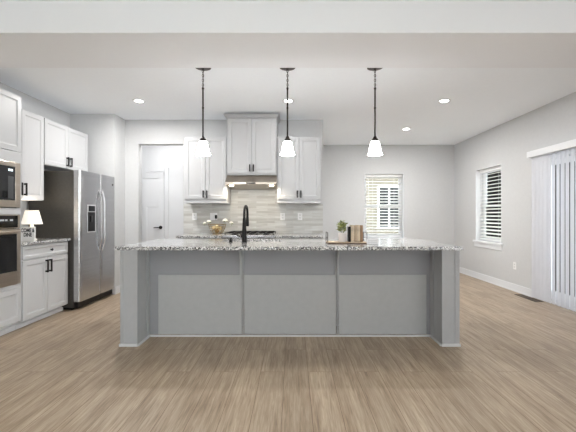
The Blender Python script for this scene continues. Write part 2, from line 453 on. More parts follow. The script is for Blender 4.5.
# ---- sliding door + vertical blind
root = sstruct('door_1'); s_local[root.name] = True
u0, v0, u1, v1 = SL
m = MB(MR)
m.box(u0, 0.001, -.13, u0+.05, v1, -.02, .004); m.box(u1-.05, 0.001, -.13, u1, v1, -.02, .004); m.box(u0+.05, v1-.05, -.13, u1-.05, v1, -.02, .004); m.box(u0+.05, .001, -.13, u1-.05, .035, -.02, .004)
m.build('door_frame', VINYL, root)
um = (u0+u1)/2
for a, b, d in ((u0+.05, um+.04, -.11), (um-.04, u1-.05, -.07)):
    m = MB(MR); s = .075
    m.box(a, .037, d-.016, a+s, v1-.052, d+.016, .003); m.box(b-s, .037, d-.016, b, v1-.052, d+.016, .003)
    m.box(a+s, v1-.052-s, d-.016, b-s, v1-.052, d+.016, .003); m.box(a+s, .037, d-.016, b-s, .037+s+.04, d+.016, .003)
    p = m.build('sliding_panel', VINYL, root)
    m = MB(MR); m.box(a+s, .037+s+.04, d-.004, b-s, v1-.052-s, d+.004); m.build('pane', GLASS, p)
vb = thing('vertical_blind', 'white vertical vane blind hanging over the sliding patio door at right', 'blind', (XR-.05, 4.2, 2.05))
m = MB(MR); m.box(-5.21, 2.045, .003, -3.2, 2.135, .11, .006); m.build('valance', TRIM, vb)
y = 5.13; i = 0; rnd = random.Random(3)
while y > 3.25:
    m = MB(); a = math.radians(90 if y > 4.88 else 80) + rnd.uniform(-.06, .06)
    hw = .0445; cx = XR-.06
    dx, dy = hw*math.cos(a), hw*math.sin(a)
    pts = []
    for t in (-1, -.5, 0, .5, 1):   # slight curve
        pts.append((cx+dx*t + .003*(1-t*t)*math.sin(a), y+dy*t - .003*(1-t*t)*math.cos(a)))
    back = [(px-.0012*math.sin(a), py+.0012*math.cos(a)) for px, py in pts[::-1]]
    m.prism(pts+back, .02, 2.043, 'z'); m.build('vane', VANE, vb)
    y -= .079; i += 1

# ---- door in the hall, seen through the opening
root = sstruct('door_2'); s_local[root.name] = True
MH = frame((0, HY, 0), (1,0,0), (0,-1,0))
DX0, DX1, DT = -3.27, -2.51, 2.04
m = MB(MH)
m.box(DX0, .01, .001, DX1, DT, .02)
d = m.build('door_leaf', TRIM, root)
m = MB(MH)
prof = [(0,.026),(.006,.024),(.014,.0225)]
# raised stiles and rails around two panels
for a in ((DX0,.01,DX0+.11,DT),(DX1-.11,.01,DX1,DT),(DX0+.11,DT-.12,DX1-.11,DT),(DX0+.11,.01,DX1-.11,.22),(DX0+.11,1.37,DX1-.11,1.49),((DX0+DX1)/2-.055,.22,(DX0+DX1)/2+.055,1.37)):
    m.box(a[0],a[1],.0205,a[2],a[3],.032,.003)
m.build('door_rails', TRIM, d)
m = MB(MH); m.box(DX0-.085, 0, .001, DX0-.006, DT+.09, .018, .004); m.box(DX1+.008, 0, .001, DX1+.087, DT+.09, .018, .004); m.box(DX0-.006, DT+.012, .001, DX1+.008, DT+.09, .018, .004)
m.build('door_casing', TRIM, root)
m = MB(MH)
m.tube([(DX1-.06, .975, .034), (DX1-.06, .975, .085)], .012, 10); m.tube([(DX1-.05, .975, .082), (DX1-.175, .972, .082)], .0105, 8)
m.tube([(DX1-.06, .975, .033), (DX1-.06, .975, .042)], .033, 16)
m.build('door_handle', BLACK, root)

# ---- recessed ceiling lights
EM = mat('lamp_glow', (255,250,240), 0.5, emit=(1.0, .96, .90), es=14)
def can(x, y, label, power, grp=None, H=H):
    t = thing('recessed_light', label, 'ceiling light', (x, y, H), grp, local=True)
    m = MB(); m.lathe([(.052,-.0005),(.052,-.004),(.066,-.007),(.082,-.005),(.085,-.0005)], n=28); m.build('trim_ring', TRIM, t, True)
    m = MB(); m.lathe([(0,-.0015),(.051,-.0015),(.051,-.0035),(0,-.0045)], n=28); m.build('lens', EM, t, True)
    l = area('light_source', (x, y, H-.012), (0,0,0), .1, .1, power, WARM, 'DISK')
    return t
can(-2.09, 4.80, 'round recessed ceiling light nearest the fridge, at left', P_CAN*2.2)
can(-.07, 4.80, 'round recessed ceiling light seen behind the middle pendant rod', P_CAN*.25)
can(2.04, 4.80, 'larger round recessed ceiling light toward the right window wall', P_CAN*1.35)
can(2.02, 6.36, 'small round recessed ceiling light farthest back, above the dining window', P_CAN*2.6)
for x in (-2.3, 0, 2.3):  # fill lamps added in the living area, out of view
    for y in (-2.6, -.3):
        can(x, y, 'added unseen recessed light filling the living area', P_FILL_LIV*(1.3 if x < -1 else 1), 'added living area fill lights')
can(-2.35, 6.15, 'added unseen recessed light brightening the hall beyond the opening', 6)  # lamp added out of view to brighten the hall

# ------------------------------------------------------------------ cabinets
DOORP = [(0,.016),(.003,.020),(.052,.020),(.056,.016),(.064,.0125),(.070,.0118)]
DRAWP = [(0,.016),(.003,.020),(.032,.020),(.036,.016),(.042,.0125),(.046,.0118)]
def door(M, u0, v0, u1, v1, d, parent, name='door', prof=DOORP, matr=None):
    m = MB(M); m.panel(u0, v0, u1, v1, d, [(a, d+b) for a, b in prof])
    return m.build(name, matr or CAB, parent)
def pull(M, u, v0, v1, d, parent):
    m = MB(M)
    m.box(u-.0095, v0, d+.022, u+.0095, v1, d+.034, .002)
    m.box(u-.007, v0+.004, d+.0005, u+.007, v0+.022, d+.026); m.box(u-.007, v1-.022, d+.0005, u+.007, v1-.004, d+.026)
    return m.build('handle', BLACK, parent)
def knob(M, u, v, d, parent):
    MM = M @ Matrix.Translation((u, v, d)); m = MB(MM)
    m.lathe([(0,.0005),(.007,.0005),(.006,.012),(.014,.018),(.016,.024),(.012,.028),(0,.029)], n=16)
    return m.build('knob', BLACK, parent, True)

# ---- left run ------------------------------------------------------
ML = frame((0, 0, 0), (0,1,0), (1,0,0))    # u = +Y, n = +X
FX = -2.88    # carcass front plane, doors in front
# oven tower
T0, T1 = 2.965, 3.735
tw = thing('oven_tower_cabinet', 'tall white cabinet at left edge holding microwave and wall oven', 'cabinet', (XL+.3, (T0+T1)/2, 0))
m = MB()
for y0, y1 in ((T0, T0+.018), (T1-.018, T1)): m.box(XL+.003, y0, .10, FX, y1, 2.455)
for z in (.10, .46, 1.232, 1.80, 2.437): m.box(XL+.003, T0+.018, z, FX-.001, T1-.018, z+.018)
m.box(XL+.003, T0+.018, .12, XL+.012, T1-.018, 2.43)
# face frame
m.box(FX-.02, T1-.045, .10, FX-.0005, T1-.018, 2.455); m.box(FX-.02, T0+.018, .10, FX-.0005, T0+.045, 2.455)
m.build('carcass', CAB, tw)
m = MB(ML); m.box(T0, 1.218+.0, FX, T1, 1.285-.004, FX+.018, .002); m.box(T0, 1.752, FX, T1, 1.862, FX+.018, .002); m.box(T0, .455, FX, T1, .497, FX+.018, .002)
m.box(T1-.026, .497, FX, T1, 1.218, FX+.018, .001); m.box(T0, .497, FX, T0+.026, 1.218, FX+.018, .001)
m.box(T1-.026, 1.285, FX, T1, 1.752, FX+.018, .001); m.box(T0, 1.285, FX, T0+.026, 1.752, FX+.018, .001)
m.build('face_frame', CAB, tw)
mid = (T0+T1)/2
for a, b, hu in ((T0+.002, mid-.0015, mid-.035), (mid+.0015, T1-.002, mid+.035)):
    dd = door(ML, a, 1.866, b, 2.452, FX+.001, tw); pull(ML, hu, 1.90, 2.04, FX+.021, dd)
dd = door(ML, T0+.002, .105, T1-.002, .452, FX+.001, tw, 'drawer'); knob(ML, mid, .28, FX+.021, dd)
m = MB(); m.box(XL+.02, T0, .001, FX-.06, T1, .099); m.box(FX-.059, T0, .001, FX-.045, T1, .05, .004); m.build('toe_kick', TRIM, tw)
# microwave
mw = thing('built_in_microwave', 'stainless framed built-in microwave in the tower at left edge', 'microwave', (FX-.2, mid, 1.29))
A0, A1 = T0+.030, T1-.030
m = MB(); m.box(XL+.06, A0+.02, 1.295, FX-.021, A1-.02, 1.70); m.build('housing', DKSIDE, mw)
def ring(m, a, b, c, d, w, d0, d1, bev=.003):
    m.box(a, b, d0, a+w[0], d, d1, bev); m.box(c-w[2], b, d0, c, d, d1, bev)
    m.box(a+w[0], b, d0, c-w[2], b+w[1], d1, bev); m.box(a+w[0], d-w[3], d0, c-w[2], d, d1, bev)
m = MB(ML); ring(m, A0, 1.289, A1, 1.748, (.055,.07,.065,.045), FX+.001, FX+.032); m.build('trim_frame', STEELW, mw)
m = MB(ML); m.box(A0+.056, 1.36, FX+.001, A1-.066, 1.702, FX+.028, .002); g = m.build('glass_front', BGLASS, mw)
m = MB(ML); m.box(A1-.155, 1.655, FX+.0285, A1-.10, 1.675, FX+.0295)
m.build('display', mat('clock_display', (200,220,225), .4, emit=(.8,.95,1), es=.8), g)
m = MB(ML); m.box(A1-.160, 1.378, FX+.0283, A1-.088, 1.602, FX+.0286)
for r in range(7):
    for c in range(3): m.box(A1-.157+c*.024, 1.385+r*.032, FX+.0284, A1-.141+c*.024, 1.395+r*.032, FX+.0292)
m.build('keypad', mat('keypad_print', (70,72,74), .5), g)
# wall oven
ov = thing('wall_oven', 'stainless wall oven with dark glass door below the microwave', 'oven', (FX-.2, mid, .5))
m = MB(); m.box(XL+.06, A0+.02, .505, FX-.021, A1-.02, 1.20); m.build('housing', DKSIDE, ov)
m = MB(ML); m.box(A0, 1.075, FX+.001, A1, 1.214, FX+.028, .003); cp = m.build('control_panel', STEELW, ov)
m = MB(ML); m.box(A0+.02, 1.085, FX+.0285, A1-.035, 1.205, FX+.031, .001); pg = m.build('control_glass', BGLASS, cp)
OPR = mat('oven_print', (170,175,178), .5)
for k, wd in ((0,.05),(1,.03),(2,.04)):
    m = MB(ML); m.box(A1-.26+k*.06, 1.15, FX+.0315, A1-.26+k*.06+wd, 1.168, FX+.0322); m.build('display', OPR, pg)
m = MB(ML); ring(m, A0, .50, A1, 1.068, (.05,.135,.045,.05), FX+.001, FX+.034); dr = m.build('door', STEELW, ov)
m = MB(ML); m.box(A0+.051, .636, FX+.001, A1-.046, 1.017, FX+.030, .002); m.build('door_glass', BGLASS, dr)
m = MB(ML); m.tube([(A0+.04, 1.043, FX+.060), (A1-.045, 1.043, FX+.060)], .011, 10)
for u in (A0+.07, A1-.06): m.tube([(u, 1.043, FX+.034), (u, 1.043, FX+.058)], .008, 8)
m.build('handle', STEELW, dr)

# base cabinet
B0, B1 = 3.740, 4.515
bc = thing('base_cabinet', 'white base cabinet with one drawer and two doors beside the fridge', 'cabinet', (XL+.3, (B0+B1)/2, 0))
m = MB(); m.box(XL+.003, B0, .078, FX-.001, B1, .886, .001); m.build('carcass', CAB, bc)
mid = (B0+B1)/2
dd = door(ML, B0+.012, .735, B1-.012, .876, FX, bc, 'drawer', DRAWP); knob(ML, mid+.05, .806, FX+.0205, dd)
for a, b, hu in ((B0+.012, mid-.002, mid-.03), (mid+.002, B1-.012, mid+.03)):
    dd = door(ML, a, .088, b, .722, FX, bc); pull(ML, hu, .55, .70, FX+.0205, dd)
m = MB(); m.box(XL+.02, B0, .001, FX-.065, B1-.005, .077); m.box(FX-.064, B0, .001, FX-.046, B1-.005, .045, .004); m.build('toe_kick', TRIM, bc)
m = MB(); m.box(XL+.003, B0+.001, .888, FX+.045, B1+.0, .92, .004)
tag(m.build('countertop', GRAN, None), 'speckled granite countertop on the base cabinet beside the fridge', 'countertop')
# wall cabinets (left)
UX = -3.11
uc = thing('wall_cabinet', 'white two-door wall cabinet between oven tower and fridge cabinet', 'cabinet', (XL+.15, 4.07, 1.39))
m = MB(); m.box(XL+.003, 3.74, 1.39, UX-.001, 4.398, 2.425, .001); m.build('carcass', CAB, uc)
for a, b, hu in ((3.742, 4.0375, 4.007), (4.0405, 4.396, 4.072)):
    dd = door(ML, a, 1.394, b, 2.421, UX, uc); pull(ML, hu, 1.434, 1.579, UX+.0205, dd)
uc = thing('wall_cabinet', 'white two-door wall cabinet mounted above the fridge', 'cabinet', (XL+.15, 4.88, 1.84))
m = MB(); m.box(XL+.003, 4.402, 1.84, UX-.001, 5.34, 2.425, .001); m.build('carcass', CAB, uc)
for a, b, hu in ((4.412, 4.869, 4.835), (4.873, 5.338, 4.908)):
    dd = door(ML, a, 1.844, b, 2.421, UX, uc); pull(ML, hu, 1.875, 2.0, UX+.0205, dd)

# fridge
fr = thing('refrigerator', 'stainless side-by-side refrigerator with charcoal side and water dispenser', 'refrigerator', (-3.05, 4.97, 0))
F0, F1, FD = 4.525, 5.405, -2.80
m = MB(); m.box(XL+.03, F0, .03, FD-.004, F1, 1.775, .006); m.build('body', DKSIDE, fr)
m = MB(); m.box(XL+.08, F0+.02, 0.001, FD-.03, F1-.02, .029); m.box(FD-.004, F0+.006, .02, FD+.045, F1-.006, .095, .006); m.build('base_grille', BLACK, fr)
FM = 5.005
for nm, a, b in (('freezer_door', F0, FM-.003), ('fridge_door', FM+.003, F1)):
    m = MB(ML)
    # rounded front profile
    pts = [(a, FD), (b, FD), (b, FD+.060), (b-.004, FD+.072), (b-.014, FD+.080), (b-.04, FD+.085), (a+.04, FD+.085), (a+.014, FD+.080), (a+.004, FD+.072), (a, FD+.060)]
    vs0 = [m._v((p[0], .105, p[1])) for p in pts]; vs1 = [m._v((p[0], 1.786, p[1])) for p in pts]
    m.bm.faces.new(vs0); m.bm.faces.new(vs1[::-1])
    for i in range(len(pts)): j = (i+1) % len(pts); m.bm.faces.new((vs0[i], vs0[j], vs1[j], vs1[i]))
    dd = m.build(nm, STEEL, fr)
    hu = FM-.042 if nm == 'freezer_door' else FM+.042
    m = MB(ML)
    pp = []
    for k in range(15):
        t = k/14; pp.append((hu, .72+.84*t, FD+.087+.034*min(1, math.sin(PI*t)*1.9) if 0 < k < 14 else FD+.086))
    m.tube(pp, .011, 8); m.build('handle', CHROME, dd, True)
    if nm == 'freezer_door':
        m = MB(ML); ring(m, 4.665, .98, 4.865, 1.35, (.014,.014,.014,.10), FD+.0855, FD+.093, .003); dsp = m.build('dispenser', mat('dispenser_silver', (196,197,199), .35, metal=.6), dd)
        m = MB(ML); m.box(4.679, .994, FD+.0855, 4.851, 1.25, FD+.0885); m.build('dispenser_recess', BGLASS, dsp)
        m = MB(ML); m.box(4.69, 1.262, FD+.0935, 4.84, 1.335, FD+.0945); m.build('display', BGLASS, dsp)
        m = MB(ML); m.box(4.75, 1.12, FD+.089, 4.78, 1.20, FD+.100, .003); m.build('dispenser_paddle', DARKSLOT, dsp)
    else:
        MM = ML @ Matrix.Translation((5.33, 1.665, FD+.0855)); m = MB(MM); m.lathe([(0,0),(.015,0),(.015,.003),(0,.004)], n=16)
        m.build('badge', BRONZE, dd)

# ---- kitchen wall run ------------------------------------------------
MK = frame((0, 0, 0), (1,0,0), (0,-1,0))   # u=+X, n=-Y  -> depth value = -Y
def wall_cab(x0, x1, z0, z1, yf, label, hz0, hz1, crown=False):
    t = thing('wall_cabinet', label, 'cabinet', ((x0+x1)/2, YK-.15, z0))
    m = MB(); m.box(x0, yf, z0, x1, YK-.003, z1, .001); m.build('carcass', CAB, t)
    mm_ = (x0+x1)/2
    for a, b, hu in ((x0+.014, mm_-.002, mm_-.027), (mm_+.002, x1-.014, mm_+.027)):
        dd = door(MK, a, z0+.03, b, z1-.014, -yf+.0005, t); pull(MK, hu, hz0, hz1, -yf+.021, dd)
    if crown:
        m = MB(); 
        for k, (o, za, zb) in enumerate(((.012, z1+.001, z1+.018), (.028, z1+.018, z1+.034), (.045, z1+.034, z1+.048))):
            m.box(x0-o, yf-.02-o, za, x1+o, YK-.003, zb, .003)
        m.build('crown_moulding', CAB, t)
    else:
        m = MB(); m.box(x0-.0, yf-.006, z0-.03, x1+.0, YK-.02, z0-.001, .003); m.build('light_rail', CAB, t)
wall_cab(-1.668, -1.012, 1.425, 2.41, 5.42, 'white two-door wall cabinet left of the range hood', 1.475, 1.585)
wall_cab(-1.006, -.256, 1.818, 2.685, 5.385, 'taller-mounted white wall cabinet with crown above the range hood', 1.868, 1.975, True)
wall_cab(-.250, .419, 1.425, 2.41, 5.42, 'white two-door wall cabinet right of the range hood', 1.475, 1.585)
# hood
hd = thing('range_hood', 'slim stainless under-cabinet range hood with two lights over the range', 'range hood', (-.63, 5.5, 1.65))
m = MB(); m.prism([(YK-.02, 1.814), (5.40, 1.814), (5.235, 1.70), (5.235, 1.665), (YK-.02, 1.625)], -1.012+.002, -.252, 'x', .003); m.build('canopy', STEELW, hd)
m = MB(); m.prism([(5.232, 1.672), (5.2345, 1.672), (5.2345, 1.694), (5.232, 1.694)], -.70, -.56, 'x'); m.build('switch_strip', DARKSLOT, hd)
HE = mat('hood_glow', (255,240,210), .5, emit=(1,.88,.68), es=5)
for x in (-.93, -.33):
    m = MB(Matrix.Translation((x, 5.32, 1.655)) @ Matrix.Rotation(math.radians(-4.4), 4, 'X')); m.lathe([(0,-.006),(.035,-.006),(.035,0),(0,0)], n=20); m.build('light_lens', HE, hd)
    area('light_source', (x, 5.32, 1.64), (0,0,0), .06, .06, .8, (1,.86,.66), 'DISK')
# backsplash
m = MB(); m.box(-1.775, YK-.012, .921, -1.0085, YK-.0005, 1.394); m.box(-1.0075, YK-.012, .921, -.2545, YK-.0005, 1.62); m.box(-.2535, YK-.012, .921, .474, YK-.0005, 1.394)
o = struct('wall_backsplash', m, TILE)
# outlets
OUTF = mat('outlet_face', (222,222,222), .4)
def outlet(M, u, v, label, plug=False, w=.036, h=.058, kind='outlet'):
    c = M @ Vector((u, v, 0)); t = thing('wall_outlet' if kind == 'outlet' else 'light_switch', label, kind, c)
    m = MB(M); m.box(u-w, v-h, .0006, u+w, v+h, .006, .002); m.build('cover_plate', OUT, t)
    m = MB(M)
    if kind == 'outlet':
        for s in (-1, 1):
            if s == 1: m.build('receptacle', OUTF, t); m = MB(M)
            m.box(u-.016, v+s*.022-.014, .0061, u+.016, v+s*.022+.014, .0075, .001)
        m.build('receptacle', OUTF, t)
        for s in (-1, 1):
            for q in (-.006, .006):
                m = MB(M); m.box(u+q-.001, v+s*.022-.004, .0076, u+q+.001, v+s*.022+.006, .0082); m.build('slot', DARKSLOT, t)
    else:
        m.box(u-.016, v-.032, .0061, u+.016, v+.032, .009, .001); m.build('rocker', OUT, t)
    return t
MBK = frame((0, YK-.012, 0), (1,0,0), (0,-1,0))
outlet(MBK, -1.60, 1.19, 'white wall outlet farthest left on the backsplash')
outlet(MBK, -1.29, 1.19, 'white double-gang switch plate above the flower bowl', kind='switch', w=.058)
pl = thing('black_plug', 'small black plug on the plate above the flower bowl', 'plug', (-1.245, YK-.022, 1.19))
m = MB(MBK); m.box(-1.262, 1.155, .0095, -1.232, 1.215, .05, .006); m.build('plug_body', BLACK, pl)
m = MB(MBK); m.tube([(-1.247, 1.156, .03), (-1.247, 1.135, .03)], .003, 6); m.build('cord', BLACK, pl)
outlet(MBK, -.175, 1.19, 'white wall outlet on the backsplash just right of the hood')
outlet(MBK, .105, 1.19, 'white wall outlet farthest right on the backsplash')
outlet(frame((XR, 0, 0), (0,-1,0), (-1,0,0)), -5.66, .405, 'white wall outlet low on the right wall between window and patio door')
# base cabinets + counters + range
def kbase(x0, x1, label, clabel, cx0, cx1):
    t = thing('base_cabinet', label, 'cabinet', ((x0+x1)/2, YK-.3, 0))
    yf = 5.06
    m = MB(); m.box(x0, yf, .10, x1, YK-.003, .886, .001); m.build('carcass', CAB, t)
    m = MB(); m.box(x0, yf+.07, .001, x1, YK-.01, .099); m.build('toe_kick', TRIM, t)
    mid = (x0+x1)/2
    dd = door(MK, x0+.012, .735, x1-.012, .876, -yf+.0005, t, 'drawer', DRAWP); knob(MK, mid, .806, -yf+.021, dd)
    for a, b, hu in ((x0+.012, mid-.002, mid-.03), (mid+.002, x1-.012, mid+.03)):
        dd = door(MK, a, .11, b, .722, -yf+.0005, t); pull(MK, hu, .55, .70, -yf+.021, dd)
    m = MB(); m.box(cx0, 5.0, .888, cx1, YK-.013, .92, .004)
    tag(m.build('countertop', GRAN), clabel, 'countertop')
kbase(-1.64, -1.016, 'white base cabinet left of the range, behind the island', 'speckled granite countertop left of the range under the flower bowl', -1.66, -1.014)
kbase(-.246, .40, 'white base cabinet right of the range, behind the island', 'speckled granite countertop right of the range on the back wall', -.248, .42)
rg = thing('gas_range', 'stainless gas range with black grates under the hood', 'range', (-.63, 5.4, 0))
R0, R1, RY = -1.010, -.252, 5.03
m = MB(); m.box(R0, RY, .02, R1, YK-.014, .90, .003); m.build('body', STEEL, rg)
m = MB(); m.box(R0, RY-.03, .901, R1, YK-.014, .925, .004); m.build('cooktop', STEEL, rg)
m = MB(); m.prism([(RY-.001, .80), (RY-.045, .81), (RY-.045, .90), (RY-.001, .90)], R0+.001, R1-.001, 'x', .002); cp = m.build('control_panel', CHROME, rg)
for k in range(5):
    x = R0+.09+k*.1445
    MM = frame((x, RY-.0455, .868), (1,0,0), (0,-1,0)); m = MB(MM); m.lathe([(0,0),(.020,0),(.022,.006),(.019,.030),(0,.031)], n=18); m.build('knob', BLACK, cp, True)
m = MB(MK); ring(m, R0+.004, .20, R1-.004, .79, (.09,.10,.09,.12), -RY+.001, -RY+.034); dr = m.build('oven_door', STEEL, rg)
m = MB(MK); m.box(R0+.095, .301, -RY+.001, R1-.095, .669, -RY+.030); m.build('door_glass', BGLASS, dr)
m = MB(MK); m.tube([(R0+.04, .73, -RY+.075), (R1-.04, .73, -RY+.075)], .012, 10)
for u in (R0+.08, R1-.08): m.tube([(u, .73, -RY+.034), (u, .73, -RY+.07)], .008, 8)
m.build('handle', STEEL, dr)
gx = [R0+.03, R0+.27, R0+.275, R1-.275, R1-.27, R1-.03]
for k in range(3):
    a, b = gx[2*k], gx[2*k+1]; m = MB()
    ya, yb = RY+.02, YK-.06
    for x in (a+.006, (a+b)/2, b-.006): m.box(x-.006, ya, .952, x+.005, yb, .961, .002)
    for yy in (ya+.006, ya+(yb-ya)*.27, (ya+yb)/2, ya+(yb-ya)*.73, yb-.006): m.box(a, yy-.006, .952, b, yy+.005, .961, .002)
    for x in (a+.006, b-.006):
        for yy in (ya+.006, yb-.006): m.box(x-.006, yy-.006, .9255, x+.006, yy+.006, .948)
    m.build('grate', BLACK, rg)
for x in (R0+.15, R1-.15, (R0+R1)/2):
    for yy in ((RY+.17, YK-.20) if x != (R0+R1)/2 else (RY+.34,)):
        m = MB(); m.lathe([(0,.9255),(.045,.9255),(.045,.935),(.03,.938),(.03,.944),(0,.945)], x, yy, 20); m.build('burner', DARKSLOT, rg)

# ------------------------------------------------------------------ island
IX0, IX1 = -1.597, 1.530
YF, YN, YBk = 3.268, 3.543, 4.32     # front of legs, recessed panel plane, kitchen side
isl = thing('kitchen_island', 'long grey panelled kitchen island with seating recess between its end columns', 'island', (-.03, 3.8, 0))
m = MB()
m.box(IX0+.006, YN+.0125, .001, IX0+.026, YBk-.03, .886)
m.box(IX1-.026, YN+.0125, .001, IX1-.006, YBk-.03, .886)
m.box(IX0+.028, YBk-.05, .001, IX1-.028, YBk-.03, .10); m.box(IX0+.028, YN+.0125, .1, IX1-.028, YBk-.03, .118)
for x in (-.90, .02, .70): m.box(x-.009, YN+.0125, .119, x+.009, YBk-.03, .88)
m.build('carcass', ISL, isl)
# back panels behind the recess: frame with rail and stiles, three lighter infill panels
LX0, LX1 = -1.436, 1.366
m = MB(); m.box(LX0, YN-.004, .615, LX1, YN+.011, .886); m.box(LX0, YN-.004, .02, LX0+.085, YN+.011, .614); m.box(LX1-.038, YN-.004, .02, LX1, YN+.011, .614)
m.build('back_frame', mat('island_frame_shaded', (146,147,151), .45), isl)  # shade under the counter is put into the frame as a darker grey
S1, S2 = (243-293.5)/100.3, (337.3-293.5)/100.3
for a, b in ((LX0+.086, S1-.012), (S1+.012, S2-.012), (S2+.012, LX1-.039)):
    m = MB(); m.box(a, YN+.000, .02, b, YN+.011, .613, .001); m.build('back_panel', ISLP, isl)
for x in (S1, S2):
    m = MB(); m.box(x-.006, YN-.003, .02, x+.006, YN+.011, .613, .001); m.build('batten', ISLP, isl)
# end columns
for x0, x1, out in ((IX0, LX0-.001, 0), (LX1+.001, IX1, 1)):
    m = MB()
    m.box(x0+.004, YF+.006, .001, x1-.004, YN+.011, .886, .001)
    # edge battens on the front face
    if out == 0: m.box(x0, YF, .03, x0+.026, YF+.012, .886, .003); m.box(x1-.014, YF, .03, x1, YF+.05, .886, .003)
    else: m.box(x0, YF, .03, x0+.018, YF+.05, .886, .003); m.box(x1-.042, YF, .03, x1, YF+.012, .886, .003)
    xi = (x1-.003, x1+.004) if out == 0 else (x0-.004, x0+.003)
    m.box(xi[0]-.0, YN-.075, .03, xi[1], YN-.004, .886, .002)
    m.build('end_column', ISL, isl)
# shoe moulding along the base
m = MB()
m.box(LX0+.001, YN-.020, .001, LX1-.001, YN-.0065, .019, .003)
m.box(IX0-.006, YF-.012, .001, LX0+.004, YF-.001, .028, .003); m.box(LX1-.004, YF-.012, .001, IX1+.006, YF-.001, .028, .003)
m.box(LX0+.004-.0, YF-.001, .001, LX0+.014, YN-.020, .024, .003); m.box(LX1-.014, YF-.001, .001, LX1-.004, YN-.020, .024, .003)
m.build('shoe_moulding', SHOE, isl)
BRK = mat('bracket_grey', (170,172,174), .4)
# brackets under the overhang
for x in (S1-.012, S2-.004):
    m = MB()
    m.box(x-.020, YN-.012, .605, x+.020, YN-.0065, .886, .001)
    m.box(x-.020, YF+.05, .880, x+.020, YN-.012, .8865, .001)
    pts = []
    n = 8
    for k in range(n+1):
        t = k/n; pts.append((YF+.09 + (YN-.012-YF-.09)*t, .880-.26*(t**1.6)))
    outer = [(p[0], p[1]) for p in pts]; inner = [(p[0]-.0+.0, p[1]-.0) for p in pts]
    poly = [(YN-.012, .880)] + [(YF+.07, .880)] + [(a, b) for a, b in outer[1:]]
    m.prism(poly, x-.008, x+.008, 'x', .002)
    m.build('bracket', BRK, isl)
# kitchen-side doors
for k in range(6):
    a = IX0+.03+k*(IX1-IX0-.06)/6; b = a+(IX1-IX0-.06)/6-.004
    MBk = frame((0, YBk-.03, 0), (-1,0,0), (0,1,0))
    door(MBk, -b, .12, -a, .875, .001, isl, 'door', DOORP, ISL)
# granite worktop with sink cut-out
m = MB(Matrix(((1,0,0,0),(0,1,0,0),(0,0,1,0),(0,0,0,1))))
SK = (-.80, 3.90, -.14, 4.27)
slab_holes(m, -1.637, 3.252, 1.556, 4.372, .888, .92, [SK])
bmesh.ops.remove_doubles(m.bm, verts=m.bm.verts, dist=1e-5)
tag(m.build('countertop', GRAN), 'large speckled granite worktop covering the grey kitchen island', 'countertop')
sk = thing('sink', 'stainless undermount sink set into the island worktop behind the black faucet', 'sink', (-.46, 4.08, .70))
m = MB(); a, b, c, d = SK; t = .006
m.box(a+.0-.012, b-.012, .881, c+.012, b, .887); m.box(a-.012, d, .881, c+.012, d+.012, .887); m.box(a-.012, b, .881, a, d, .887); m.box(c, b, .881, c+.012, d, .887)
m.box(a-t, b-t, .70, a, d+t, .881); m.box(c, b-t, .70, c+t, d+t, .881); m.box(a, b-t, .70, c, b, .881); m.box(a, d, .70, c, d+t, .881); m.box(a, b, .70, c, d, .706)
m.build('basin', STEEL, sk)
m = MB(); m.lathe([(0,.7065),(.045,.7065),(.042,.71),(0,.708)], -.46, 4.08, 20); m.build('drain', CHROME, sk)
# faucet
fa = thing('kitchen_faucet', 'tall matte black gooseneck faucet on the island worktop', 'faucet', (-.527, 3.80, .9205), local=True, rotz=math.radians(-4))
m = MB(); m.lathe([(0,0),(.031,0),(.031,.006),(.028,.012),(.0265,.09),(.0225,.14),(.0185,.22),(.0160,.26),(0,.26)], n=20); m.build('body', BLACK, fa, True)
m = MB(); pts = [(0,0,.24),(0,0,.30)]
for k in range(1, 13):
    a = PI - PI*k/12; pts.append((0, .085+.085*math.cos(a), .305+.085*math.sin(a)))
pts.append((0, .17, .27)); m.tube(pts, .0135, 12); m.build('spout', BLACK, fa, True)
m = MB(); m.lathe([(0,.165),(.018,.165),(.019,.18),(.016,.25),(.0145,.272),(0,.272)], 0, .17, 16); m.build('spray_head', BLACK, fa, True)
m = MB(); m.tube([(-.020,0,.06),(-.038,0,.062)], .014, 12); m.tube([(-.036,0,.062),(-.058,-.012,.066),(-.075,-.02,.075)], .0065, 8); m.build('lever', BLACK, fa, True)
so = thing('soap_dispenser', 'small black soap dispenser left of the faucet on the island', 'soap dispenser', (-.672, 3.80, .9205), local=True)
m = MB(); m.lathe([(0,0),(.022,0),(.021,.006),(.014,.018),(.009,.036),(0,.036)], n=16); m.build('base', BLACK, so, True)
m = MB(); m.tube([(0,0,.036),(0,0,.044)], .010, 10); m.tube([(0,0,.041),(0,.05,.040),(0,.055,.034)], .005, 8); m.build('pump_spout', BLACK, so, True)

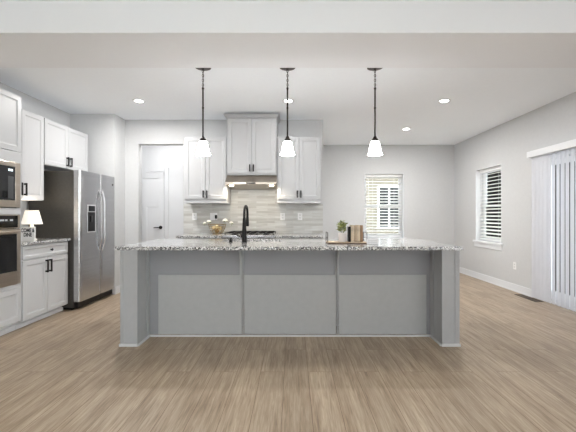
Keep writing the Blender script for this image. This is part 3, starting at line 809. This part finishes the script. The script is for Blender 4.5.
# ------------------------------------------------------------------ pendants
SH = mat('opal_glass', (250,250,250), .35, emit=(1,.99,.98), es=13)
def pendant(x, label):
    t = thing('pendant_light', label, 'pendant light', (x, 3.71, H), local=True)
    m = MB(); m.lathe([(0,-.001),(.080,-.001),(.083,-.005),(.070,-.011),(.016,-.016),(.012,-.03),(0,-.03)], n=28); m.build('canopy', BRONZE, t, True)
    # chain links
    m = MB(); z = -.028
    for k in range(8):
        ang = (k % 2)*PI/2; pts = []
        for q in range(10):
            th = 2*PI*q/10; r = .0085
            pts.append((r*math.cos(th)*math.cos(ang), r*math.cos(th)*math.sin(ang), z-.014+.016*math.sin(th)))
        m.tube(pts, .0028, 5, closed=True); z -= .024
    m.tube([(0.003,.003,-.025),(0.003,.003,z)], .002, 5)
    m.build('chain', BRONZE, t)
    m = MB(); m.tube([(0,0,z+.004),(0,0,-.735)], .0085, 10); m.lathe([(0,-.42),(.011,-.42),(.011,-.435),(0,-.435)], n=12); m.lathe([(0,z+.006),(.012,z+.006),(.012,z-.01),(0,z-.01)], n=12); m.build('rod', BRONZE, t)
    m = MB(); m.lathe([(0,-.725),(.014,-.725),(.018,-.735),(.022,-.745),(.031,-.752),(.036,-.775),(0,-.775)], n=24); m.build('socket_cap', BRONZE, t, True)
    m = MB(); m.lathe([(.030,-.778),(.038,-.778),(.043,-.787),(.055,-.835),(.061,-.875),(.066,-.893),(.075,-.908),(.077,-.916),(.073,-.914),(.063,-.893),(.057,-.873),(.051,-.833),(.039,-.789),(.030,-.785)], n=32)
    m.build('lamp_shade', SH, t, True)
    m = MB(); m.lathe([(0,-.777),(.013,-.777),(.014,-.80),(.026,-.825),(.028,-.845),(.018,-.868),(0,-.873)], n=18); m.build('bulb', EM2, t, True)
    l = bpy.data.lights.new('light_source', 'POINT'); l.energy = P_PEND; l.color = WARM; l.shadow_soft_size = .012
    o = bpy.data.objects.new('light_source', l); COL.objects.link(o); o.location = (x, 3.71, H-.925)
EM2 = mat('bulb_glow', (255,250,240), .5, emit=(1.0, .95, .88), es=5)
pendant(-.946, 'leftmost of three pendant lights over the island')
pendant(-.063, 'middle of three pendant lights over the island')
pendant(.852, 'rightmost of three pendant lights over the island')

# ------------------------------------------------------------------ small things
# table lamp on the left counter
LAMPW = mat('white_lamp_base', (236,234,230), .4)
SHADE = mat('cream_shade', (244,240,230), .8, emit=(1,.93,.82), es=.25)
lx, ly = -3.050, 4.14
tl = thing('table_lamp', 'small white table lamp with cream shade on the counter by the oven tower', 'lamp', (lx, ly, .9205), local=True)
m = MB(); m.lathe([(0,0),(.05,0),(.05,.012),(.018,.025),(.012,.06),(.026,.10),(.030,.13),(.018,.17),(.010,.19),(.010,.235),(0,.235)], n=24); m.build('base', LAMPW, tl, True)
m = MB(); m.lathe([(.105,.185),(.066,.345),(.064,.345),(.103,.185)], n=32); bmesh.ops.create_circle
m.build('lamp_shade', SHADE, tl, True)
m = MB(); m.lathe([(0,.236),(.012,.236),(.024,.26),(.024,.28),(0,.30)], n=16); m.build('bulb', EM2, tl, True)
m = MB(); 
for k in range(3):
    a = 2*PI*k/3; m.tube([(.010*math.cos(a), .010*math.sin(a), .232), (.0985*math.cos(a), .0985*math.sin(a), .205)], .0015, 5)
m.build('shade_ring', BRONZE, tl)
l = bpy.data.lights.new('light_source', 'POINT'); l.energy = 2.2; l.color = (1,.88,.72); l.shadow_soft_size = .03
o = bpy.data.objects.new('light_source', l); COL.objects.link(o); o.location = (lx, ly, .9205+.315)
# sign in front of the lamp
sg = thing('lettered_sign', 'small white block sign with black hand lettering in front of the lamp', 'sign', (-2.968, 3.965, .9205), local=True, rotz=math.radians(8))
m = MB(); m.box(-.070, 0, 0, .070, .022, .158, .002); m.build('board', mat('sign_white', (238,237,234), .6), sg)
def text_mesh(body, size, matr, parent, loc, name='lettering', rot=(PI/2,0,0), ext=.0006):
    cu = bpy.data.curves.new('txt', 'FONT'); cu.body = body; cu.size = size; cu.extrude = ext; cu.align_x = 'CENTER'; cu.offset = .0014; cu.space_line = .85
    to = bpy.data.objects.new('txt', cu); COL.objects.link(to)
    bpy.context.view_layer.update()
    me = bpy.data.meshes.new_from_object(to.evaluated_get(bpy.context.evaluated_depsgraph_get()))
    bpy.data.objects.remove(to)
    me.transform(Matrix.Translation(loc) @ Matrix.Diagonal((1, 1, 1.55, 1)) @ Matrix.Rotation(rot[0], 4, 'X'))
    me.materials.clear(); me.materials.append(matr)
    ob = bpy.data.objects.new(name, me); COL.objects.link(ob); ob.parent = parent
    return ob
INK = mat('black_ink', (25,25,25), .7)
text_mesh('COME &\nDINE', .037, INK, sg, (0, -.0012, .100))

# bowl with flowers on the back counter
GOLD = mat('brass_wire', (150,128,84), .4, metal=.8)
bx_, by_, bz_ = (217-293.5)/64.8, 5.49, .9205
bo = thing('wire_bowl', 'brass wire bowl of decorative balls on the counter left of the range', 'bowl', (bx_, by_, bz_), local=True)
m = MB()
def bowl_r(z): return .05+.088*math.sqrt(max(0, z)/.15)
for z in (.004, .03, .06, .09, .12, .15):
    r = bowl_r(z); m.tube([(r*math.cos(2*PI*k/24), r*math.sin(2*PI*k/24), z) for k in range(24)], .003, 5, closed=True)
for k in range(12):
    a = 2*PI*k/12; m.tube([(bowl_r(z)*math.cos(a), bowl_r(z)*math.sin(a), z+.0) for z in (.004,.02,.04,.07,.11,.15)], .0022, 5)
m.build('wire_frame', GOLD, bo)
m = MB(); m.lathe([(0,.001),(.045,.001),(.045,.006),(0,.006)], n=20); m.build('base', GOLD, bo)
BALL = noisy(mat('wicker_brown', (120,92,60), .8), (84,60,38), (160,128,86), nscale=60)
BALC = noisy(mat('wicker_cream', (200,182,140), .8), (170,148,104), (222,206,168), nscale=60)
for k, (x, y, z, r, mt, lb) in enumerate(((0.0,-.02,.045,.034,BALL,'brown woven ball lowest in the wire bowl'),(-.048,-.012,.095,.030,BALC,'cream woven ball at the left in the wire bowl'),(.046,.0,.092,.031,BALC,'cream woven ball at the right in the wire bowl'),(.0,-.03,.112,.030,BALC,'cream woven ball heaped in the middle of the wire bowl'),(-.005,.045,.10,.033,BALL,'brown woven ball at the back of the wire bowl'))):
    m = MB(Matrix.Translation((bx_, by_, bz_))); m.ball((x,y,z), r); tag(m.build('woven_ball', mt, None, True), lb, 'decorative ball')
PETAL = mat('white_petal', (242,240,230), .7); LEAF = noisy(mat('leaf_green', (96,112,60), .6), (66,84,40), (140,150,84), nscale=30)
def flower(x, y, z, r, label):
    t = thing('white_flower', label, 'flower', (x, y, z), local=True)
    m = MB(); rn = random.Random(int(x*1000)+5)
    m.ball((0,0,0), r*.5)
    for ringn, (rr, tilt, zz) in enumerate(((.35,.3,.25),(.6,.8,.05),(.75,1.2,-.15))):
        for k in range(6):
            a = 2*PI*k/6+ringn*.5+rn.uniform(-.1,.1)
            M0 = Matrix.Translation((r*rr*math.cos(a), r*rr*math.sin(a), r*zz)) @ Matrix.Rotation(a, 4, 'Z') @ Matrix.Rotation(tilt, 4, 'Y')
            bmesh.ops.create_icosphere(m.bm, subdivisions=1, radius=1, matrix=M0 @ Matrix.Diagonal((r*.42, r*.40, r*.14, 1)))
    m.build('petals', PETAL, t, True)
    m = MB(); m.tube([(0,0,-r*.3),(rn.uniform(-.01,.01),.01,-.055)], .0025, 5); 
    m.build('stem', LEAF, t)
    m = MB()
    for k in range(3):
        a = rn.uniform(0, 6.28); M0 = Matrix.Translation((r*.9*math.cos(a), r*.9*math.sin(a), -r*.6)) @ Matrix.Rotation(a,4,'Z') @ Matrix.Rotation(.4,4,'Y')
        bmesh.ops.create_icosphere(m.bm, subdivisions=1, radius=1, matrix=M0 @ Matrix.Diagonal((.030,.014,.003,1)))
    m.build('leaves', LEAF, t, True)
flower(bx_-.185, by_-.03, bz_+.175, .028, 'white flower farthest left over the rim of the wire bowl')
flower(bx_-.122, by_-.02, bz_+.200, .038, 'white flower inside the left rim of the wire bowl')
flower(bx_+.128, by_-.03, bz_+.218, .046, 'large white flower leaning over the right rim of the wire bowl')
flower(bx_+.215, by_+.02, bz_+.180, .034, 'white flower farthest right over the wire bowl')

# tray on the island
WOODT = noisy(mat('tray_wood', (196,172,146), .6), (164,138,112), (220,200,176), scale=(4,60,60), nscale=1)
TY = 3.68; kk = 355/TY
tx0, tx1 = (326.5-293.5)/kk, (365.5-293.5)/kk; tcx = (tx0+tx1)/2
tr = thing('wooden_tray', 'rectangular wooden tray with wire end handles on the island', 'tray', (tcx, TY, .9205), local=True)
hw = (tx1-tx0)/2
m = MB(); m.box(-hw, -.105, .0, hw, .105, .008, .002)
m.build('tray_base', mat('tray_dark_edge', (96,76,62), .6), tr)
m = MB(); m.box(-hw+.002, -.103, .0085, hw-.002, .103, .015, .002); m.build('tray_board', WOODT, tr)
for s in (-1, 1):
    m = MB(); x = s*(hw-.004)
    m.tube([(x,-.095,.015),(x,-.095,.105),(x,-.088,.112),(x,.088,.112),(x,.095,.105),(x,.095,.015)], .0035, 6)
    m.tube([(x,-.095,.055),(x,.095,.055)], .0025, 5)
    m.build('wire_handle', BRONZE, tr)
# plant pot
px_, py_ = (342.5-293.5)/kk, TY-.01; tz = .9205+.0152
pp = thing('potted_plant', 'small leafy green plant in a whitewashed pot on the tray', 'plant', (px_, py_, tz), local=True)
m = MB(); m.lathe([(0,0),(.037,0),(.040,.01),(.043,.075),(.046,.082),(.046,.092),(.040,.092),(.038,.078),(0,.078)], n=24); m.build('pot', WHITECER, pp, True)
LEAFY = noisy(mat('leaf_yellow_green', (150,156,84), .55), (78,92,40), (206,204,140), nscale=45)
for mt, seed, cnt in ((LEAF, 1, 60), (LEAFY, 2, 60)):
    m = MB(); rn = random.Random(seed)
    for k in range(cnt):
        a = rn.uniform(0, 2*PI); e = rn.uniform(.1, 1.4); R = rn.uniform(.02, .066)
        c = (R*math.cos(a)*math.cos(e)*1.25-.004, R*math.sin(a)*math.cos(e), .108+R*math.sin(e)*1.75)
        if c[2] < .185: c = (min(c[0], .026), c[1], c[2])
        M0 = Matrix.Translation(c) @ Matrix.Rotation(a,4,'Z') @ Matrix.Rotation(rn.uniform(-1.2,.3),4,'Y') @ Matrix.Rotation(rn.uniform(-.5,.5),4,'X')
        bmesh.ops.create_icosphere(m.bm, subdivisions=1, radius=1, matrix=M0 @ Matrix.Diagonal((.017,.009,.003,1)))
    m.build('foliage', mt, pp, True)
m = MB(); rn = random.Random(9)
for k in range(9):
    a = rn.uniform(0, 2*PI); m.tube([(0,0,.078),(.02*math.cos(a),.02*math.sin(a),.11),(.04*math.cos(a),.04*math.sin(a),.15)], .0018, 5)
m.build('stems', LEAF, pp)
# upright books on the tray
PAGE = mat('book_pages', (222,210,188), .8)
bw = [(348.2, 350.0, (28,26,24), 'thin black book upright between the plant and beige books', .155),
      (350.2, 353.2, (208,192,168), 'beige book upright next to the black book', .172),
      (353.3, 356.2, (192,172,148), 'tan book, second of the beige books from the black book', .170),
      (356.3, 359.2, (216,200,176), 'pale beige book, third of the beige books from the black book', .173),
      (359.3, 361.9, (158,128,100), 'brown book farthest right of the upright books on the tray', .170)]
for a, b, c, lb, h in bw:
    x0, x1 = (a-293.5)/kk, (b-293.5)/kk; wd = x1-x0-.0006
    t = thing('book', lb, 'book', ((x0+x1)/2, TY+.0, tz), local=True, group='books on the tray')
    cm = noisy(mat('book_cover', c, .75), tuple(int(v*.82) for v in c), tuple(min(255, int(v*1.08)) for v in c), scale=(30,30,12), nscale=1.5)
    m = MB(); hw_ = wd/2
    m.box(-hw_, -.055, 0, hw_, -.051, h, .0012); m.box(-hw_, -.051, 0, -hw_+.002, .055, h); m.box(hw_-.002, -.051, 0, hw_, .055, h)
    for z in (.2, .5, .8): m.box(-hw_+.001, -.0565, h*z, hw_-.001, -.0548, h*z+.004, .0006)
    m.build('cover', cm, t)
    m = MB(); m.box(-hw_+.0022, -.0505, .003, hw_-.0022, .052, h-.003); m.build('pages', PAGE, t)
# white card block beside the tray
cd_k = 355/3.50
cd = thing('white_plaque', 'small white plaque with faint grey lines beside the tray on the island', 'plaque', ((373-293.5)/cd_k, 3.50, .9205), local=True)
m = MB(); m.box(-.058, 0, 0, .058, .018, .055, .002); m.build('block', mat('plaque_white', (236,236,238), .5), cd)
m = MB()
for zz, n in ((.034, 9), (.018, 9)):
    for k in range(n): m.box(-.044+k*.0098, -.0008, zz, -.044+k*.0098+.006, -.0002, zz+.007)
m.build('faint_print', mat('grey_print', (196,196,200), .6), cd)

# floor registers
def register(x0, y0, x1, y1, label):
    t = thing('floor_register', label, 'vent', ((x0+x1)/2, (y0+y1)/2, 0))
    m = MB(); ring(m, x0, y0, x1, y1, (.012,.012,.012,.012), .0005, .005, .001); m.build('frame', BRONZE, t)
    m = MB(); n = 14
    for k in range(n):
        y = y0+.014+(y1-y0-.028)*k/n; m.box(x0+.0125, y, .0005, x1-.0125, y+.008, .0035)
    m.build('grille', BRONZE, t)
register(3.37, 4.95, 3.49, 5.42, 'dark floor register by the right wall near the patio door')
register(3.22, 7.36, 3.34, 7.66, 'dark floor register at the far right corner behind the island')

# ------------------------------------------------------------------ outside
struct('ground_outside', MB().box(-30, -30, -1.6, 40, 40, -1.5), GROUND_BOUNCE)
DKW = mat('dark_window_glass', (24,26,28), .15, spec=.2)
def house(name, M, u0, u1, zt, wins, label, depth=6):
    t = thing(name, label, 'house', M @ Vector(((u0+u1)/2, -1.5, -depth/2)))
    m = MB(M); m.box(u0, -1.499, -depth, u1, zt, 0); m.build('wall', SIDING, t)
    m = MB(M); m.prism([(zt, .4), (zt+2.2, -depth/2), (zt, -depth-.4), (zt+.001, -depth)], u0-.3, u1+.3, 'x'); m.build('roof', ROOF, t)
    for a, b, c, d in wins:
        m = MB(M); ring(m, a, b, c, d, (.07,.07,.07,.07), .001, .05, .005)
        if c-a > .7: m.box((a+c)/2-.03, b+.07, .001, (a+c)/2+.03, d-.07, .045)
        f = m.build('window', VINYL, t)
        m = MB(M); m.box(a+.071, b+.071, .001, c-.071, d-.071, .02); m.build('pane', DKW, f)
house('neighbour_house', frame((0, 14, 0), (1,0,0), (0,-1,0)), -2, 6.6, 5.2, [(3.30, .68, 4.22, 2.36), (0.2, .68, 1.5, 2.36), (3.4, 3.2, 4.3, 4.6)], 'pale beige sided house seen through the window behind the island')
house('neighbour_house', frame((10, 0, 0), (0,-1,0), (-1,0,0)), -15.5, -4.5, 5.2, [(-12.9, 1.40, -11.9, 3.1), (-14.6, 1.4, -13.6, 3.1), (-12.9, -.9, -11.9, .4), (-9, 1.4, -8, 3.1), (-11.2, 1.4, -10.2, 3.1)], 'pale beige sided house seen through the right-hand window and patio door')
